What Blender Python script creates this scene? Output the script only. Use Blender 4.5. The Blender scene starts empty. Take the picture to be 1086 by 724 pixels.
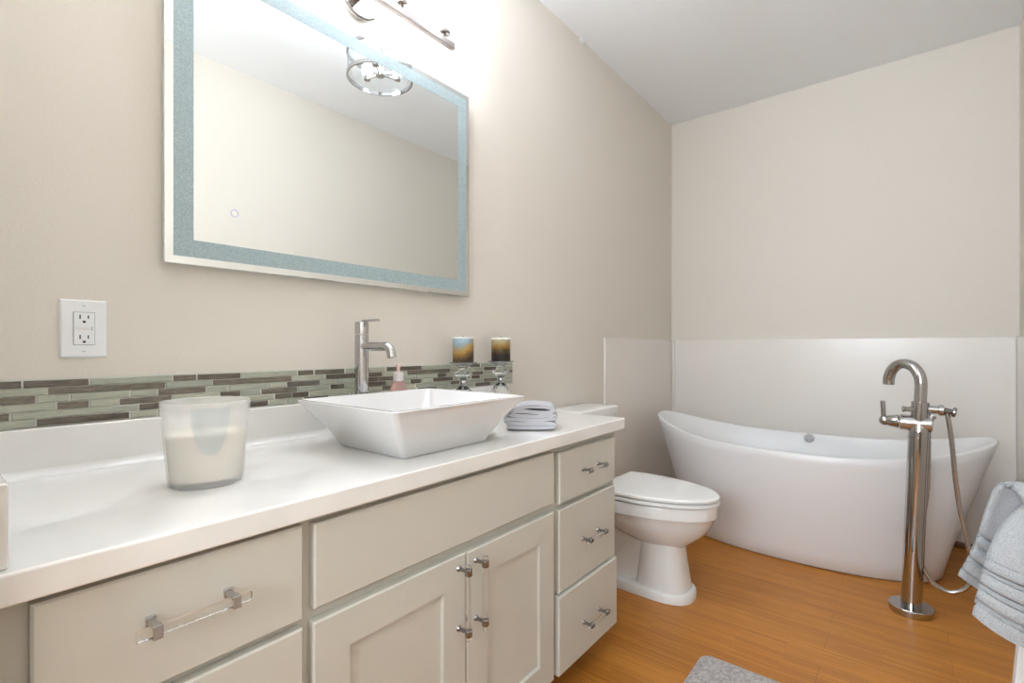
import bpy, bmesh, math, random
from mathutils import Vector, Matrix

# ------------------------------------------------------------------ camera
F, HZ, CAM_Y, CAM_H = 519.0, 368.0, -1.32, 1.05
TH = math.atan((960 - 543) / F)
scene = bpy.context.scene
C = scene.collection
cd = bpy.data.cameras.new('camera')
cam = bpy.data.objects.new('camera', cd); C.objects.link(cam)
cam.location = (0, CAM_Y, CAM_H)
cam.rotation_euler = (math.pi / 2, 0, TH - math.pi / 2)
cd.sensor_width = 36.0
cd.lens = F / 1086 * 36.0
cd.shift_y = (HZ - 362) / 1086
cd.clip_start = 0.01
scene.camera = cam

# ------------------------------------------------------------------ world, light, exposure
scene.view_settings.view_transform = 'Standard'
scene.view_settings.look = 'None'
scene.view_settings.gamma = 1.0
scene.view_settings.use_curve_mapping = False
scene.view_settings.exposure = 0.25
w = bpy.data.worlds.new('sky'); scene.world = w
w.use_nodes = True
bg = w.node_tree.nodes['Background']
bg.inputs['Color'].default_value = (0.86, 0.93, 1.0, 1)
bg.inputs['Strength'].default_value = 2.0

BULB = 29.0       # vanity shades
CBULB = 40.0     # ceiling bulbs
DAY = 58.0

def area(name, loc, rot, sx, sy, power, col):
    l = bpy.data.lights.new(name, 'AREA'); l.shape = 'RECTANGLE'
    l.size, l.size_y, l.energy, l.color = sx, sy, power, col
    o = bpy.data.objects.new(name, l); C.objects.link(o)
    o.location = loc; o.rotation_euler = rot
    return o
# daylight entering by the window behind the photographer
area('window_daylight', (-1.56, -0.95, 1.55), (0, -math.pi / 2 - 0.62, 0), 1.15, 1.05, DAY, (0.84, 0.96, 1.10))

# ------------------------------------------------------------------ materials
def srgb(r, g, b):
    f = lambda c: c / 12.92 if c <= 0.04045 else ((c + 0.055) / 1.055) ** 2.4
    return (f(r / 255), f(g / 255), f(b / 255), 1)

class M:
    def __init__(s, name, col=(200, 200, 200), rough=0.5, metal=0.0, **kw):
        s.m = bpy.data.materials.new(name); s.m.use_nodes = True
        s.nt = s.m.node_tree; s.p = s.nt.nodes['Principled BSDF']
        s.p.inputs['Base Color'].default_value = srgb(*col)
        s.p.inputs['Roughness'].default_value = rough
        s.p.inputs['Metallic'].default_value = metal
        for k, v in kw.items():
            s.p.inputs[k.replace('_', ' ')].default_value = v
    def n(s, t, **kw):
        x = s.nt.nodes.new(t)
        for k, v in kw.items(): setattr(x, k, v)
        return x
    def l(s, a, b): s.nt.links.new(a, b)
    def coord(s, scale=(1, 1, 1), rot=(0, 0, 0)):
        tc = s.n('ShaderNodeTexCoord'); mp = s.n('ShaderNodeMapping')
        s.l(tc.outputs['Object'], mp.inputs['Vector'])
        mp.inputs['Scale'].default_value = scale; mp.inputs['Rotation'].default_value = rot
        return mp.outputs['Vector']
    def noise(s, vec, scale, detail=3, rough=0.5):
        x = s.n('ShaderNodeTexNoise'); s.l(vec, x.inputs['Vector'])
        x.inputs['Scale'].default_value = scale; x.inputs['Detail'].default_value = detail
        x.inputs['Roughness'].default_value = rough
        return x.outputs['Fac']
    def ramp(s, fac, stops):
        x = s.n('ShaderNodeValToRGB'); s.l(fac, x.inputs['Fac'])
        e = x.color_ramp.elements
        while len(e) < len(stops): e.new(0.5)
        for i, (p, c) in enumerate(stops): e[i].position = p; e[i].color = srgb(*c)
        return x.outputs['Color']
    def bump(s, h, strength, dist=0.002):
        x = s.n('ShaderNodeBump'); s.l(h, x.inputs['Height'])
        x.inputs['Strength'].default_value = strength; x.inputs['Distance'].default_value = dist
        s.l(x.outputs['Normal'], s.p.inputs['Normal'])
    def base(s, c): s.l(c, s.p.inputs['Base Color']); return s
    def mixc(s, fac, a, b, blend='MIX'):
        x = s.n('ShaderNodeMix', data_type='RGBA', blend_type=blend)
        if isinstance(fac, (int, float)): x.inputs[0].default_value = fac
        else: s.l(fac, x.inputs[0])
        for i, v in ((6, a), (7, b)):
            if isinstance(v, tuple): x.inputs[i].default_value = srgb(*v)
            else: s.l(v, x.inputs[i])
        return x.outputs[2]

def wallmat(name, col, s=0.16):
    m = M(name, col, 0.75)
    v = m.coord()
    m.bump(m.noise(v, 190, 2, 0.45), s, 0.004)
    return m
beige = wallmat('beige_orange_peel_paint', (226, 218, 206), 0.2)
ceilm = wallmat('white_ceiling_paint', (247, 247, 246), 0.12)
panelm = M('white_wall_panel', (236, 229, 220), 0.25)
trimm = M('panel_edge_bead', (232, 226, 216), 0.3)

floorm = M('bamboo_floor', (170, 112, 56), 0.42)
def build_floor(m):
    tc = m.n('ShaderNodeTexCoord'); sep = m.n('ShaderNodeSeparateXYZ'); com = m.n('ShaderNodeCombineXYZ')
    m.l(tc.outputs['Object'], sep.inputs[0]); m.l(sep.outputs['Y'], com.inputs['X']); m.l(sep.outputs['X'], com.inputs['Y'])
    v = com.outputs[0]
    def brick(w_, h_, off, mort=0.0):
        b = m.n('ShaderNodeTexBrick'); m.l(v, b.inputs['Vector'])
        b.inputs['Color1'].default_value = (0, 0, 0, 1); b.inputs['Color2'].default_value = (1, 1, 1, 1)
        b.inputs['Mortar'].default_value = (0.5, 0.5, 0.5, 1)
        b.inputs['Scale'].default_value = 1; b.inputs['Mortar Size'].default_value = mort
        b.inputs['Brick Width'].default_value = w_; b.inputs['Row Height'].default_value = h_
        b.offset = off
        return b
    strip = brick(0.42, 0.0175, 0.37); plank = brick(1.1, 0.105, 0.31, 0.0009)
    sv = m.n('ShaderNodeMapping'); m.l(v, sv.inputs['Vector']); sv.inputs['Scale'].default_value = (4.0, 170, 1)
    streak = m.noise(sv.outputs[0], 1.0, 4, 0.6)
    sv2 = m.n('ShaderNodeMapping'); m.l(v, sv2.inputs['Vector']); sv2.inputs['Scale'].default_value = (1.3, 9, 1)
    broad = m.noise(sv2.outputs[0], 1.0, 2, 0.5)
    c = m.ramp(streak, [(0.25, (138, 76, 18)), (0.5, (184, 114, 36)), (0.75, (218, 154, 66))])
    c = m.mixc(0.30, c, m.ramp(strip.outputs['Color'], [(0.0, (142, 80, 22)), (1.0, (210, 144, 56))]))
    c = m.mixc(0.12, c, m.ramp(plank.outputs['Color'], [(0.0, (130, 74, 26)), (1.0, (200, 142, 68))]))
    c = m.mixc(0.22, c, m.ramp(broad, [(0.3, (142, 80, 22)), (0.7, (210, 144, 56))]))
    mk = m.n('ShaderNodeMath', operation='MULTIPLY'); m.l(plank.outputs['Fac'], mk.inputs[0]); mk.inputs[1].default_value = 0.55
    c = m.mixc(mk.outputs[0], c, (110, 66, 30))
    m.base(c)
    m.bump(streak, 0.05, 0.001)
build_floor(floorm)

woodtrim = M('stained_wood_trim', (120, 76, 44), 0.4)
cabm = M('cream_cabinet_paint', (207, 204, 193), 0.42)
cabin = M('cabinet_shadow_gap', (190, 184, 168), 0.6)
ctop = M('white_cultured_marble', (240, 237, 232), 0.08, Coat_Weight=0.3)
v = ctop.coord(); ctop.base(ctop.ramp(ctop.noise(v, 5, 4), [(0.35, (235, 232, 226)), (0.65, (244, 241, 236))]))
porc = M('white_porcelain', (228, 226, 224), 0.07, Coat_Weight=0.5)
tubm = M('white_acrylic', (231, 229, 227), 0.3)
toim = M('toilet_china', (236, 234, 230), 0.08)
seatm = M('toilet_seat_plastic', (236, 235, 231), 0.25)
chrome = M('chrome', (188, 187, 187), 0.08, 1.0)
pullm = M('pull_chrome', (150, 149, 150), 0.14, 1.0)
nickel = M('brushed_nickel', (186, 182, 178), 0.2, 1.0)
darkm = M('dark_slot', (28, 26, 26), 0.5)
plast = M('white_plastic', (240, 240, 240), 0.3)
acry = M('clear_acrylic', (252, 252, 252), 0.12, Transmission_Weight=1.0, IOR=1.28)
glassm = M('clear_glass', (250, 252, 252), 0.0, Transmission_Weight=1.0, IOR=1.45)
crys = M('crystal_glass', (250, 252, 252), 0.0, Transmission_Weight=1.0, IOR=1.36)
mirm = M('mirror_silver', (244, 247, 246), 0.0, 1.0)
frost = M('frosted_glass_border', (170, 188, 190), 0.5)
v = frost.coord(); fn = frost.noise(v, 420, 2); frost.base(frost.ramp(fn, [(0.3, (140, 160, 163)), (0.7, (182, 196, 197))])); frost.bump(fn, 0.3, 0.001)
alum = M('aluminium_edge', (212, 216, 214), 0.3, 0.7)
violet = M('touch_ring_print', (196, 190, 226), 0.4)
cavity = M('vinyl_grey', (150, 150, 150), 0.5)

def thin_glass(name, tint=(1, 1, 1), refl=0.12, ior=1.45):
    m = M(name)
    nt = m.nt; out = nt.nodes['Material Output']
    t = m.n('ShaderNodeBsdfTransparent'); t.inputs['Color'].default_value = (*tint, 1)
    g = m.n('ShaderNodeBsdfGlossy'); g.inputs['Roughness'].default_value = 0.02
    lw = m.n('ShaderNodeLayerWeight'); lw.inputs['Blend'].default_value = 0.12
    mx = m.n('ShaderNodeMixShader')
    m.l(lw.outputs['Facing'], mx.inputs[0]); m.l(t.outputs[0], mx.inputs[1]); m.l(g.outputs[0], mx.inputs[2])
    m.l(mx.outputs[0], out.inputs['Surface'])
    return m
pane = thin_glass('window_pane_glass')
drumg = thin_glass('drum_shade_glass', (0.97, 0.985, 0.99))

def emit(name, col, strength):
    m = M(name, (255, 255, 255), 0.4)
    m.p.inputs['Emission Color'].default_value = (*col, 1)
    m.p.inputs['Emission Strength'].default_value = strength
    return m
shade_e = emit('lit_frosted_shade', (0.90, 0.975, 1.10), BULB)
bulb_e = emit('lit_bulb', (0.90, 0.975, 1.10), CBULB)

# ------------------------------------------------------------------ geometry helpers
def V(*a): return Vector(a)

def face(bm, vs, mi=0):
    try:
        f = bm.faces.new(vs); f.material_index = mi; return f
    except ValueError:
        return None

def box(bm, x0, x1, y0, y1, z0, z1, mi=0):
    vs = [bm.verts.new((x, y, z)) for z in (z0, z1) for x, y in ((x0, y0), (x1, y0), (x1, y1), (x0, y1))]
    for q in ((3, 2, 1, 0), (4, 5, 6, 7), (0, 1, 5, 4), (1, 2, 6, 5), (2, 3, 7, 6), (3, 0, 4, 7)):
        face(bm, [vs[i] for i in q], mi)
    return vs

def slab(bm, x0, x1, z0, z1, yb, yf, ch, mi=0):
    """upright slab with its front edges chamfered (front faces -Y)"""
    def ring(y, d): return [bm.verts.new((x, y, z)) for x, z in ((x0 + d, z0 + d), (x1 - d, z0 + d), (x1 - d, z1 - d), (x0 + d, z1 - d))]
    a, b, c = ring(yb, 0), ring(yf + ch, 0), ring(yf, ch)
    for p, q in ((a, b), (b, c)):
        for i in range(4): face(bm, [p[i], p[(i + 1) % 4], q[(i + 1) % 4], q[i]], mi)
    face(bm, c, mi); face(bm, a[::-1], mi)

def loft(bm, rings, mi=0, cap0=True, cap1=True, closed=True):
    vr = [[bm.verts.new(p) for p in r] for r in rings]
    n = len(vr[0])
    for a, b in zip(vr, vr[1:]):
        for i in range(n if closed else n - 1):
            j = (i + 1) % n
            face(bm, [a[i], a[j], b[j], b[i]], mi)
    if cap0: face(bm, vr[0][::-1], mi)
    if cap1: face(bm, vr[-1], mi)
    return vr

def frame_of(d):
    d = d.normalized()
    u = d.cross(Vector((0, 0, 1)))
    if u.length < 1e-3: u = d.cross(Vector((0, 1, 0)))
    u.normalize(); return u, d.cross(u).normalized()

def lathe(bm, prof, org=(0, 0, 0), axis=(0, 0, 1), n=32, mi=0, cap=True):
    """prof: (radius, height) list"""
    org = Vector(org); d = Vector(axis).normalized(); u, w_ = frame_of(d)
    rings = []
    for r, h in prof:
        r = max(r, 1e-5)
        rings.append([org + d * h + (u * math.cos(2 * math.pi * i / n) + w_ * math.sin(2 * math.pi * i / n)) * r for i in range(n)])
    loft(bm, rings, mi, cap, cap)

def rod(bm, a, b, r, n=20, mi=0, r2=None, bev=0.0):
    a, b = Vector(a), Vector(b); L = (b - a).length; r2 = r if r2 is None else r2
    if bev: prof = [(r - bev, 0), (r, bev), (r2, L - bev), (r2 - bev, L)]
    else: prof = [(r, 0), (r2, L)]
    lathe(bm, prof, a, b - a, n, mi)

def smooth_path(pts, k=8):
    pts = [Vector(p) for p in pts]; out = []
    P = [pts[0]] + pts + [pts[-1]]
    for i in range(1, len(P) - 2):
        a, b, c, d = P[i - 1], P[i], P[i + 1], P[i + 2]
        for j in range(k):
            t = j / k
            out.append(0.5 * ((2 * b) + (c - a) * t + (2 * a - 5 * b + 4 * c - d) * t * t + (3 * b - a - 3 * c + d) * t ** 3))
    out.append(pts[-1]); return out

def tube(bm, pts, r, n=14, mi=0, cap=True):
    pts = [Vector(p) for p in pts]; rings = []
    t0 = (pts[1] - pts[0]).normalized(); u, _ = frame_of(t0)
    for i, p in enumerate(pts):
        a = pts[max(i - 1, 0)]; b = pts[min(i + 1, len(pts) - 1)]
        t = (b - a).normalized()
        u = (u - t * u.dot(t)).normalized(); w_ = t.cross(u)
        rr = r(i / (len(pts) - 1)) if callable(r) else r
        rings.append([p + (u * math.cos(2 * math.pi * k / n) + w_ * math.sin(2 * math.pi * k / n)) * rr for k in range(n)])
    loft(bm, rings, mi, cap, cap)

def sphere(bm, c, r, mi=0, n=20, sx=1, sy=1, sz=1):
    prof = []
    rings = []
    for i in range(n // 2 + 1):
        a = math.pi * i / (n // 2)
        rr = max(math.sin(a), 1e-4)
        rings.append([Vector(c) + Vector((r * sx * rr * math.cos(2 * math.pi * k / n), r * sy * rr * math.sin(2 * math.pi * k / n), -r * sz * math.cos(a))) for k in range(n)])
    loft(bm, rings, mi)

def world_loc(o):
    p = Vector((0, 0, 0))
    while o is not None:
        p += o.location; o = o.parent
    return p

def ob(name, bm, mats, parent=None, origin=None, smooth=True, bevel=0, seg=2, sub=0, angle=35, recalc=True):
    """geometry is given in room coordinates; one mesh object comes out"""
    if recalc: bmesh.ops.recalc_face_normals(bm, faces=bm.faces)
    org = Vector(origin) if origin else (world_loc(parent) if parent else Vector((0, 0, 0)))
    bmesh.ops.translate(bm, verts=bm.verts, vec=-org)
    me = bpy.data.meshes.new(name); bm.to_mesh(me); bm.free()
    if not isinstance(mats, (list, tuple)): mats = [mats]
    for m in mats: me.materials.append(m.m)
    o = bpy.data.objects.new(name, me); C.objects.link(o)
    if parent:
        o.parent = parent; o.location = org - world_loc(parent)
    else: o.location = org
    if smooth:
        for p in me.polygons: p.use_smooth = True
        me.set_sharp_from_angle(angle=math.radians(angle))
    if bevel:
        b = o.modifiers.new('bevel', 'BEVEL'); b.width = bevel; b.segments = seg; b.limit_method = 'ANGLE'; b.angle_limit = math.radians(40)
        b.harden_normals = True
    if sub:
        s = o.modifiers.new('subsurf', 'SUBSURF'); s.levels = sub; s.render_levels = sub
    return o

def tag(o, label, cat, group=None):
    o['label'] = label; o['category'] = cat
    if group: o['group'] = group
    return o

def thing(name, loc, label, cat, group=None):
    o = bpy.data.objects.new(name, None); C.objects.link(o); o.location = loc
    o.empty_display_size = 0.05
    return tag(o, label, cat, group)

def struct(name, bm, mats, parent=None, **kw):
    o = ob(name, bm, mats, parent, **kw)
    if not parent: o['kind'] = 'structure'
    return o
N = bmesh.new

# ------------------------------------------------------------------ room shell
XE, YR, ZC, XB = 3.49, -1.765, 2.655, -1.60
def one(name, m, *b, **kw):
    bm = N(); box(bm, *b); return struct(name, bm, m, smooth=False, **kw)
one('floor', floorm, XB - .1, XE + .1, YR - .1, .1, -.08, 0)
one('ceiling', ceilm, XB - .1, XE + .1, YR - .1, .1, ZC, ZC + .08)
one('wall_left', beige, XB - .1, XE + .1, 0, .1, 0, ZC)
one('wall_back', beige, XE, XE + .1, YR, 0, 0, ZC)
one('wall_right', beige, XB - .1, XE + .1, YR - .1, YR, 0, ZC)
one('wall_near', beige, -.06, .058, -.60, 0, 0, ZC)           # short return wall at the left end of the vanity
# wall behind the photographer with a window opening
wy0, wy1, wz0, wz1 = -1.50, -0.40, 0.95, 2.15
bm = N()
box(bm, XB - .1, XB, YR, wy0, 0, ZC); box(bm, XB - .1, XB, wy1, 0, 0, ZC)
box(bm, XB - .1, XB, wy0, wy1, 0, wz0); box(bm, XB - .1, XB, wy0, wy1, wz1, ZC)
struct('wall_front', bm, beige, smooth=False)
bm = N()
for y0, y1, z0, z1 in ((wy0, wy0 + .05, wz0, wz1), (wy1 - .05, wy1, wz0, wz1), (wy0 + .05, wy1 - .05, wz0, wz0 + .05), (wy0 + .05, wy1 - .05, wz1 - .05, wz1), (-.97, -.93, wz0 + .05, wz1 - .05)):
    box(bm, XB - .08, XB - .02, y0, y1, z0, z1)
wf = struct('window_1', bm, plast, origin=(XB - .05, -.95, wz0), smooth=False, bevel=.004)
bm = N(); box(bm, XB - .053, XB - .049, wy0 + .05, wy1 - .05, wz0 + .05, wz1 - .05)
ob('window_pane', bm, pane, wf, smooth=False)

# white tub surround panels with a thin bead along their edges
WZ = 1.102
bm = N(); box(bm, 2.462, XE, -.012, -.0005, 0.0, WZ)
t1 = struct('trim_1', bm, panelm, origin=(2.462, 0, 0), smooth=False, bevel=.003)
bm = N(); box(bm, XE - .012, XE - .0005, YR + .012, -.012, 0.0, WZ)
t2 = struct('trim_2', bm, panelm, origin=(XE, -.9, 0), smooth=False, bevel=.003)
bm = N(); box(bm, 2.60, XE - .012, YR + .0005, YR + .012, 0.0, WZ)
t3 = struct('trim_3', bm, panelm, origin=(XE, YR, 0), smooth=False, bevel=.003)
bm = N(); box(bm, XE - .030, XE - .012, -.030, -.012, 0.0, WZ - .002)
struct('trim_4', bm, trimm, origin=(XE, 0, 0), smooth=False, bevel=.006, seg=3)
bm = N(); box(bm, XE - .034, XE - .012, YR + .034, -.034, 0, .03)
struct('baseboard_back', bm, woodtrim, origin=(XE, -.9, 0), smooth=False, bevel=.008, seg=3)
bm = N(); box(bm, 1.0, XE - .034, YR + .0005, YR + .026, 0, .03)
struct('baseboard_right', bm, woodtrim, origin=(2.2, YR, 0), smooth=False, bevel=.008, seg=3)
bm = N()
sphere(bm, (2.22, -.004, ZC - .008), .02, 0, 10, 1.3, .5, .5)
tag(ob('plaster_chip', bm, plast, origin=(2.22, 0, ZC - .01)), 'tiny white plaster chip stuck in the seam where wall meets ceiling', 'plaster chip')

# ------------------------------------------------------------------ vanity cabinet
FZ, FF = -.515, -.535      # face frame plane, door/drawer plane
van = thing('vanity_cabinet', (.82, -.28, 0), 'long cream painted vanity cabinet with drawers and two shaker doors', 'cabinet')
bm = N()
box(bm, .060, 1.575, -.490, -.004, .088, .760)     # carcass
box(bm, .060, 1.575, -.440, -.004, 0.0, .088)      # toe kick
ob('body', bm, cabm, van, smooth=False)
bm = N()
for x0, x1, z0, z1 in ((.060, .100, .088, .760), (.410, .450, .088, .760), (1.160, 1.208, .088, .760), (1.536, 1.575, .088, .760),
                       (.100, .410, .735, .760), (.450, 1.160, .735, .760), (1.208, 1.536, .735, .760),
                       (.450, 1.160, .565, .615), (.100, .410, .565, .61), (1.208, 1.536, .565, .61), (.100, .410, .30, .345), (1.208, 1.536, .30, .345),
                       (.100, .410, .088, .115), (.450, 1.160, .088, .115), (1.208, 1.536, .088, .115)):
    box(bm, x0, x1, FZ, -.489, z0, z1)
ob('face_frame', bm, cabm, van, smooth=False)
bm = N(); box(bm, .0585, .066, -.53, -.49, .0, .763)
ob('scribe_strip', bm, cabm, van, smooth=False)

def pull_h(parent, xc, z, yf, flat=False, cc=.096, L=.125):
    b = N(); yo = yf - .028
    if flat: box(b, xc - L / 2, xc + L / 2, yo - .004, yo + .004, z - .0065, z + .0065)
    else: rod(b, (xc - L / 2, yo, z), (xc + L / 2, yo, z), .0056, 16, bev=.001)
    ob('handle_bar', b, acry, parent, bevel=.001 if flat else 0)
    for s in (-1, 1):
        x = xc + s * cc / 2; b = N()
        if flat:
            box(b, x - .0045, x + .0045, yo + .004, yf + .001, z + .001, z + .008)      # post
            box(b, x - .0058, x + .0058, yo - .0065, yo - .0042, z - .009, z + .009)     # collar around the bar
            box(b, x - .0058, x + .0058, yo - .006, yo + .006, z + .0066, z + .009)
            box(b, x - .0058, x + .0058, yo - .006, yo + .006, z - .009, z - .0066)
            box(b, x - .0058, x + .0058, yf - .003, yf + .001, z - .003, z + .0105)
        else:
            rod(b, (x, yf + .001, z), (x, yo, z), .0045, 14); rod(b, (x, yf + .001, z), (x, yf - .004, z), .0075, 16, r2=.005)
            rod(b, (x - .007, yo, z), (x + .007, yo, z), .0082, 18, bev=.001)
        ob('handle_post', b, chrome if flat else pullm, parent, bevel=.0011 if flat else 0)

def pull_v(parent, x, zc, yf, cc=.135, L=.170):
    b = N(); yo = yf - .030
    rod(b, (x, yo, zc - L / 2), (x, yo, zc + L / 2), .0060, 16, bev=.001)
    ob('handle_bar', b, acry, parent)
    for s in (-1, 1):
        z = zc + s * cc / 2; b = N()
        rod(b, (x, yf + .001, z), (x, yo, z), .0042, 14); rod(b, (x, yf + .001, z), (x, yf - .004, z), .0078, 16, r2=.005)
        rod(b, (x, yo, z - .0075), (x, yo, z + .0075), .0085, 18, bev=.001)
        ob('handle_post', b, pullm, parent)

def drawer(x0, x1, z0, z1, yf=FF, pull=None, name='drawer', boxed=False):
    b = N(); slab(b, x0, x1, z0, z1, yf + .0195, yf, .003)
    if boxed: box(b, x0 + .03, x1 - .03, yf + .0195, yf + .045, z0 + .03, z1 - .03)
    o = ob(name, b, cabm, van, origin=((x0 + x1) / 2, yf, (z0 + z1) / 2), smooth=False)
    if pull == 'flat': pull_h(o, .2545, .682, yf, True, .096, .140)
    elif pull: pull_h(o, (x0 + x1) / 2 + .005, pull, yf)
    return o
drawer(.092, .420, .594, .752, pull='flat')
d = drawer(.092, .420, .342, .580); pull_h(d, .2545, .46, FF, True, .096, .140)
d = drawer(.092, .420, .105, .328); pull_h(d, .2545, .22, FF, True, .096, .140)
drawer(.440, 1.171, .602, .748, name='false_front')
drawer(1.200, 1.547, .590, .740, pull=.669)
drawer(1.198, 1.547, .330, .574, pull=.453)
drawer(1.186, 1.547, .098, .326, yf=-.543, pull=.197, boxed=True)

def door(x0, x1, z0, z1, hx):
    b = N(); s = .070; y0, y1 = FF + .0195, FF
    # frame: outer chamfered ring and inner opening with recessed panel
    def ring(y, a): return [b.verts.new(p) for p in ((x0 + a, y, z0 + a), (x1 - a, y, z0 + a), (x1 - a, y, z1 - a), (x0 + a, y, z1 - a))]
    rs = [ring(y0, 0), ring(y1 + .003, 0), ring(y1, .003), ring(y1, s), ring(y1 + .009, s + .001)]
    for p, q in zip(rs, rs[1:]):
        for i in range(4): face(b, [p[i], p[(i + 1) % 4], q[(i + 1) % 4], q[i]])
    face(b, rs[0][::-1])
    o = ob('door', b, cabm, van, origin=((x0 + x1) / 2, FF, (z0 + z1) / 2), smooth=False)
    b = N(); box(b, x0 + s, x1 - s, y1 + .009, y1 + .014, z0 + s, z1 - s)
    ob('door_panel', b, cabm, o, smooth=False)
    pull_v(o, hx, .483, FF)
door(.438, .8095, .095, .580, .786)
door(.8125, 1.171, .095, .578, .842)

# ------------------------------------------------------------------ countertop with back and side splash
CT = .801
top = thing('countertop', (.83, -.28, .763), 'long white cultured marble countertop with low backsplash over cream vanity', 'countertop')
bm = N(); box(bm, .0585, 1.593, -.551, -.001, .763, CT)
ob('counter_slab', bm, ctop, top, bevel=.004, seg=3)
bm = N(); box(bm, .0747, 1.593, -.021, -.001, CT + .0003, .894)
bs = thing('backsplash', (.83, -.011, CT), 'low white marble backsplash between counter and mosaic tile strip', 'backsplash')
ob('splash_slab', bm, ctop, bs, bevel=.004, seg=3)
bm = N()      # coved joint at the foot of the splash
r = .016
prof = [(-.0205, CT + .0003), (-.0205, CT + r)] + [(-.021 - r + r * math.cos(a), CT + r - r * math.sin(a)) for a in [i * math.pi / 12 for i in range(1, 6)]] + [(-.021 - r, CT + .0003)]
loft(bm, [[V(x, y, z) for y, z in prof] for x in (.0747, 1.592)])
ob('cove', bm, ctop, bs)
bm = N(); box(bm, .0585, .0745, -.538, -.001, CT + .0003, .898)
tag(ob('side_splash', bm, ctop, origin=(.0685, -.27, CT), bevel=.003), 'short white marble side splash at left end of counter', 'side splash')

# ------------------------------------------------------------------ mosaic strip
def sx(px, z, Y=-.004):     # room X on the wall of a column read on the photograph
    u = (px - 543) / F; c, s = math.cos(TH), math.sin(TH)
    return (Y - CAM_Y) / (s - u * c) * (c + u * s)
L_, D_ = 0, 1
rows = [
 [(0, 22.7, 1), (25, 94, 1), (96, 183, 0), (184, 208, 1), (209.5, 255, 1), (256, 315, 0), (316, 332, 1), (334, 365, 1), (367, 390, 0), (391, 408, 0), (410, 447, 1), (448, 478, 0), (479, 497, 0), (498, 508.5, 1), (510, 543, 0)],
 [(0, 49, 0), (51, 175, 1), (176, 225, 0), (226, 309, 1), (310, 344, 0), (345.5, 377, 1), (378, 405, 1), (406, 431, 0), (432, 477, 1), (478, 500, 0), (501, 512, 0), (513, 526, 1), (527, 543, 0)],
 [(0, 37.6, 1), (39.5, 73, 0), (75, 137, 0), (139, 166, 0), (168, 218, 1), (219.5, 241, 0), (242.5, 284, 0), (285, 303, 0), (304.5, 339, 1), (340, 356, 0), (357, 378, 0), (379, 401, 1), (402, 421, 1), (422, 440, 0), (441, 463, 0), (464, 473, 1), (474, 497, 0), (498, 512, 1), (513, 530, 0), (531, 543, 1)],
 [(0, 59, 0), (61, 94, 1), (95.5, 125, 0), (127, 182, 1), (183.5, 232, 0), (233.5, 255, 1), (256, 276, 0), (277.5, 315, 1), (316, 349, 0), (350.5, 365, 1), (366, 386, 0), (387, 409, 1), (410, 434, 0), (435.5, 446.5, 1), (447.5, 458.5, 0), (459.5, 480, 1), (481, 499, 0), (500, 508.5, 1), (509.5, 543, 0)],
 [(0, 10, 1), (12.4, 146, 0), (148, 174, 1), (175.7, 181, 1), (182.5, 220, 0), (222, 262, 0), (263, 290, 0), (292, 309, 1), (310, 327, 1), (328.5, 378, 0), (379, 405, 0), (406, 416, 1), (417, 440, 0), (441, 477, 0), (478, 487, 1), (488, 512, 0), (513, 527, 1), (528, 543, 0)],
 [(0, 37, 0), (39, 137, 1), (139, 166, 0), (168, 180, 0), (182, 215, 1), (217, 262, 0), (263, 284, 1), (285.5, 303, 0), (304.5, 321, 0), (322.5, 348, 1), (349, 370, 0), (372, 400, 0), (402, 441, 0), (443, 463, 1), (464, 503, 0), (504, 520, 1), (521, 543, 0)],
]
tile_l = []
for i, (a, b_) in enumerate((((156, 158, 140), (186, 188, 170)), ((166, 166, 146), (194, 193, 175)), ((150, 154, 138), (178, 182, 166)))):
    m = M('sage_glass_tile', a, 0.12, Coat_Weight=0.3)
    v = m.coord((30, 1, 260)); m.base(m.ramp(m.noise(v, 1.0, 4, .65), [(0.3, a), (0.72, b_)])); tile_l.append(m)
tile_d = []
for i, (a, b_) in enumerate((((80, 72, 60), (142, 132, 116)), ((68, 60, 50), (124, 114, 100)))):
    m = M('brown_glass_tile', a, 0.12, Coat_Weight=0.3)
    v = m.coord((34, 1, 300)); m.base(m.ramp(m.noise(v, 1.0, 4, .7), [(0.3, a), (0.75, b_)])); tile_d.append(m)
grout = M('pale_grout', (216, 214, 204), 0.8)
random.seed(5)
bm = N(); TB, TT = .8945, .989
box(bm, .0585, 1.643, -.0045, -.0005, TB, TT, 0)
rh = (TT - TB - .004) / 6
for ri, row in enumerate(rows):
    z1 = TT - .004 - ri * rh; z0 = z1 - rh + .0021
    for x0, x1, d in row:
        X0 = sx(x0, z0) if x0 > 0 else .060; X1 = sx(x1, z0) - .0010
        X1 = min(X1, 1.642)
        slab(bm, X0, X1, z0, z1, -.004, -.0075, .0008, 1 + (3 + random.randrange(2) if d else random.randrange(3)))
tag(ob('tile_strip', bm, [grout] + tile_l + tile_d, origin=(.85, 0, TB), smooth=False), 'strip of sage and brown glass mosaic tiles along wall above counter backsplash', 'tile strip')

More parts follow.
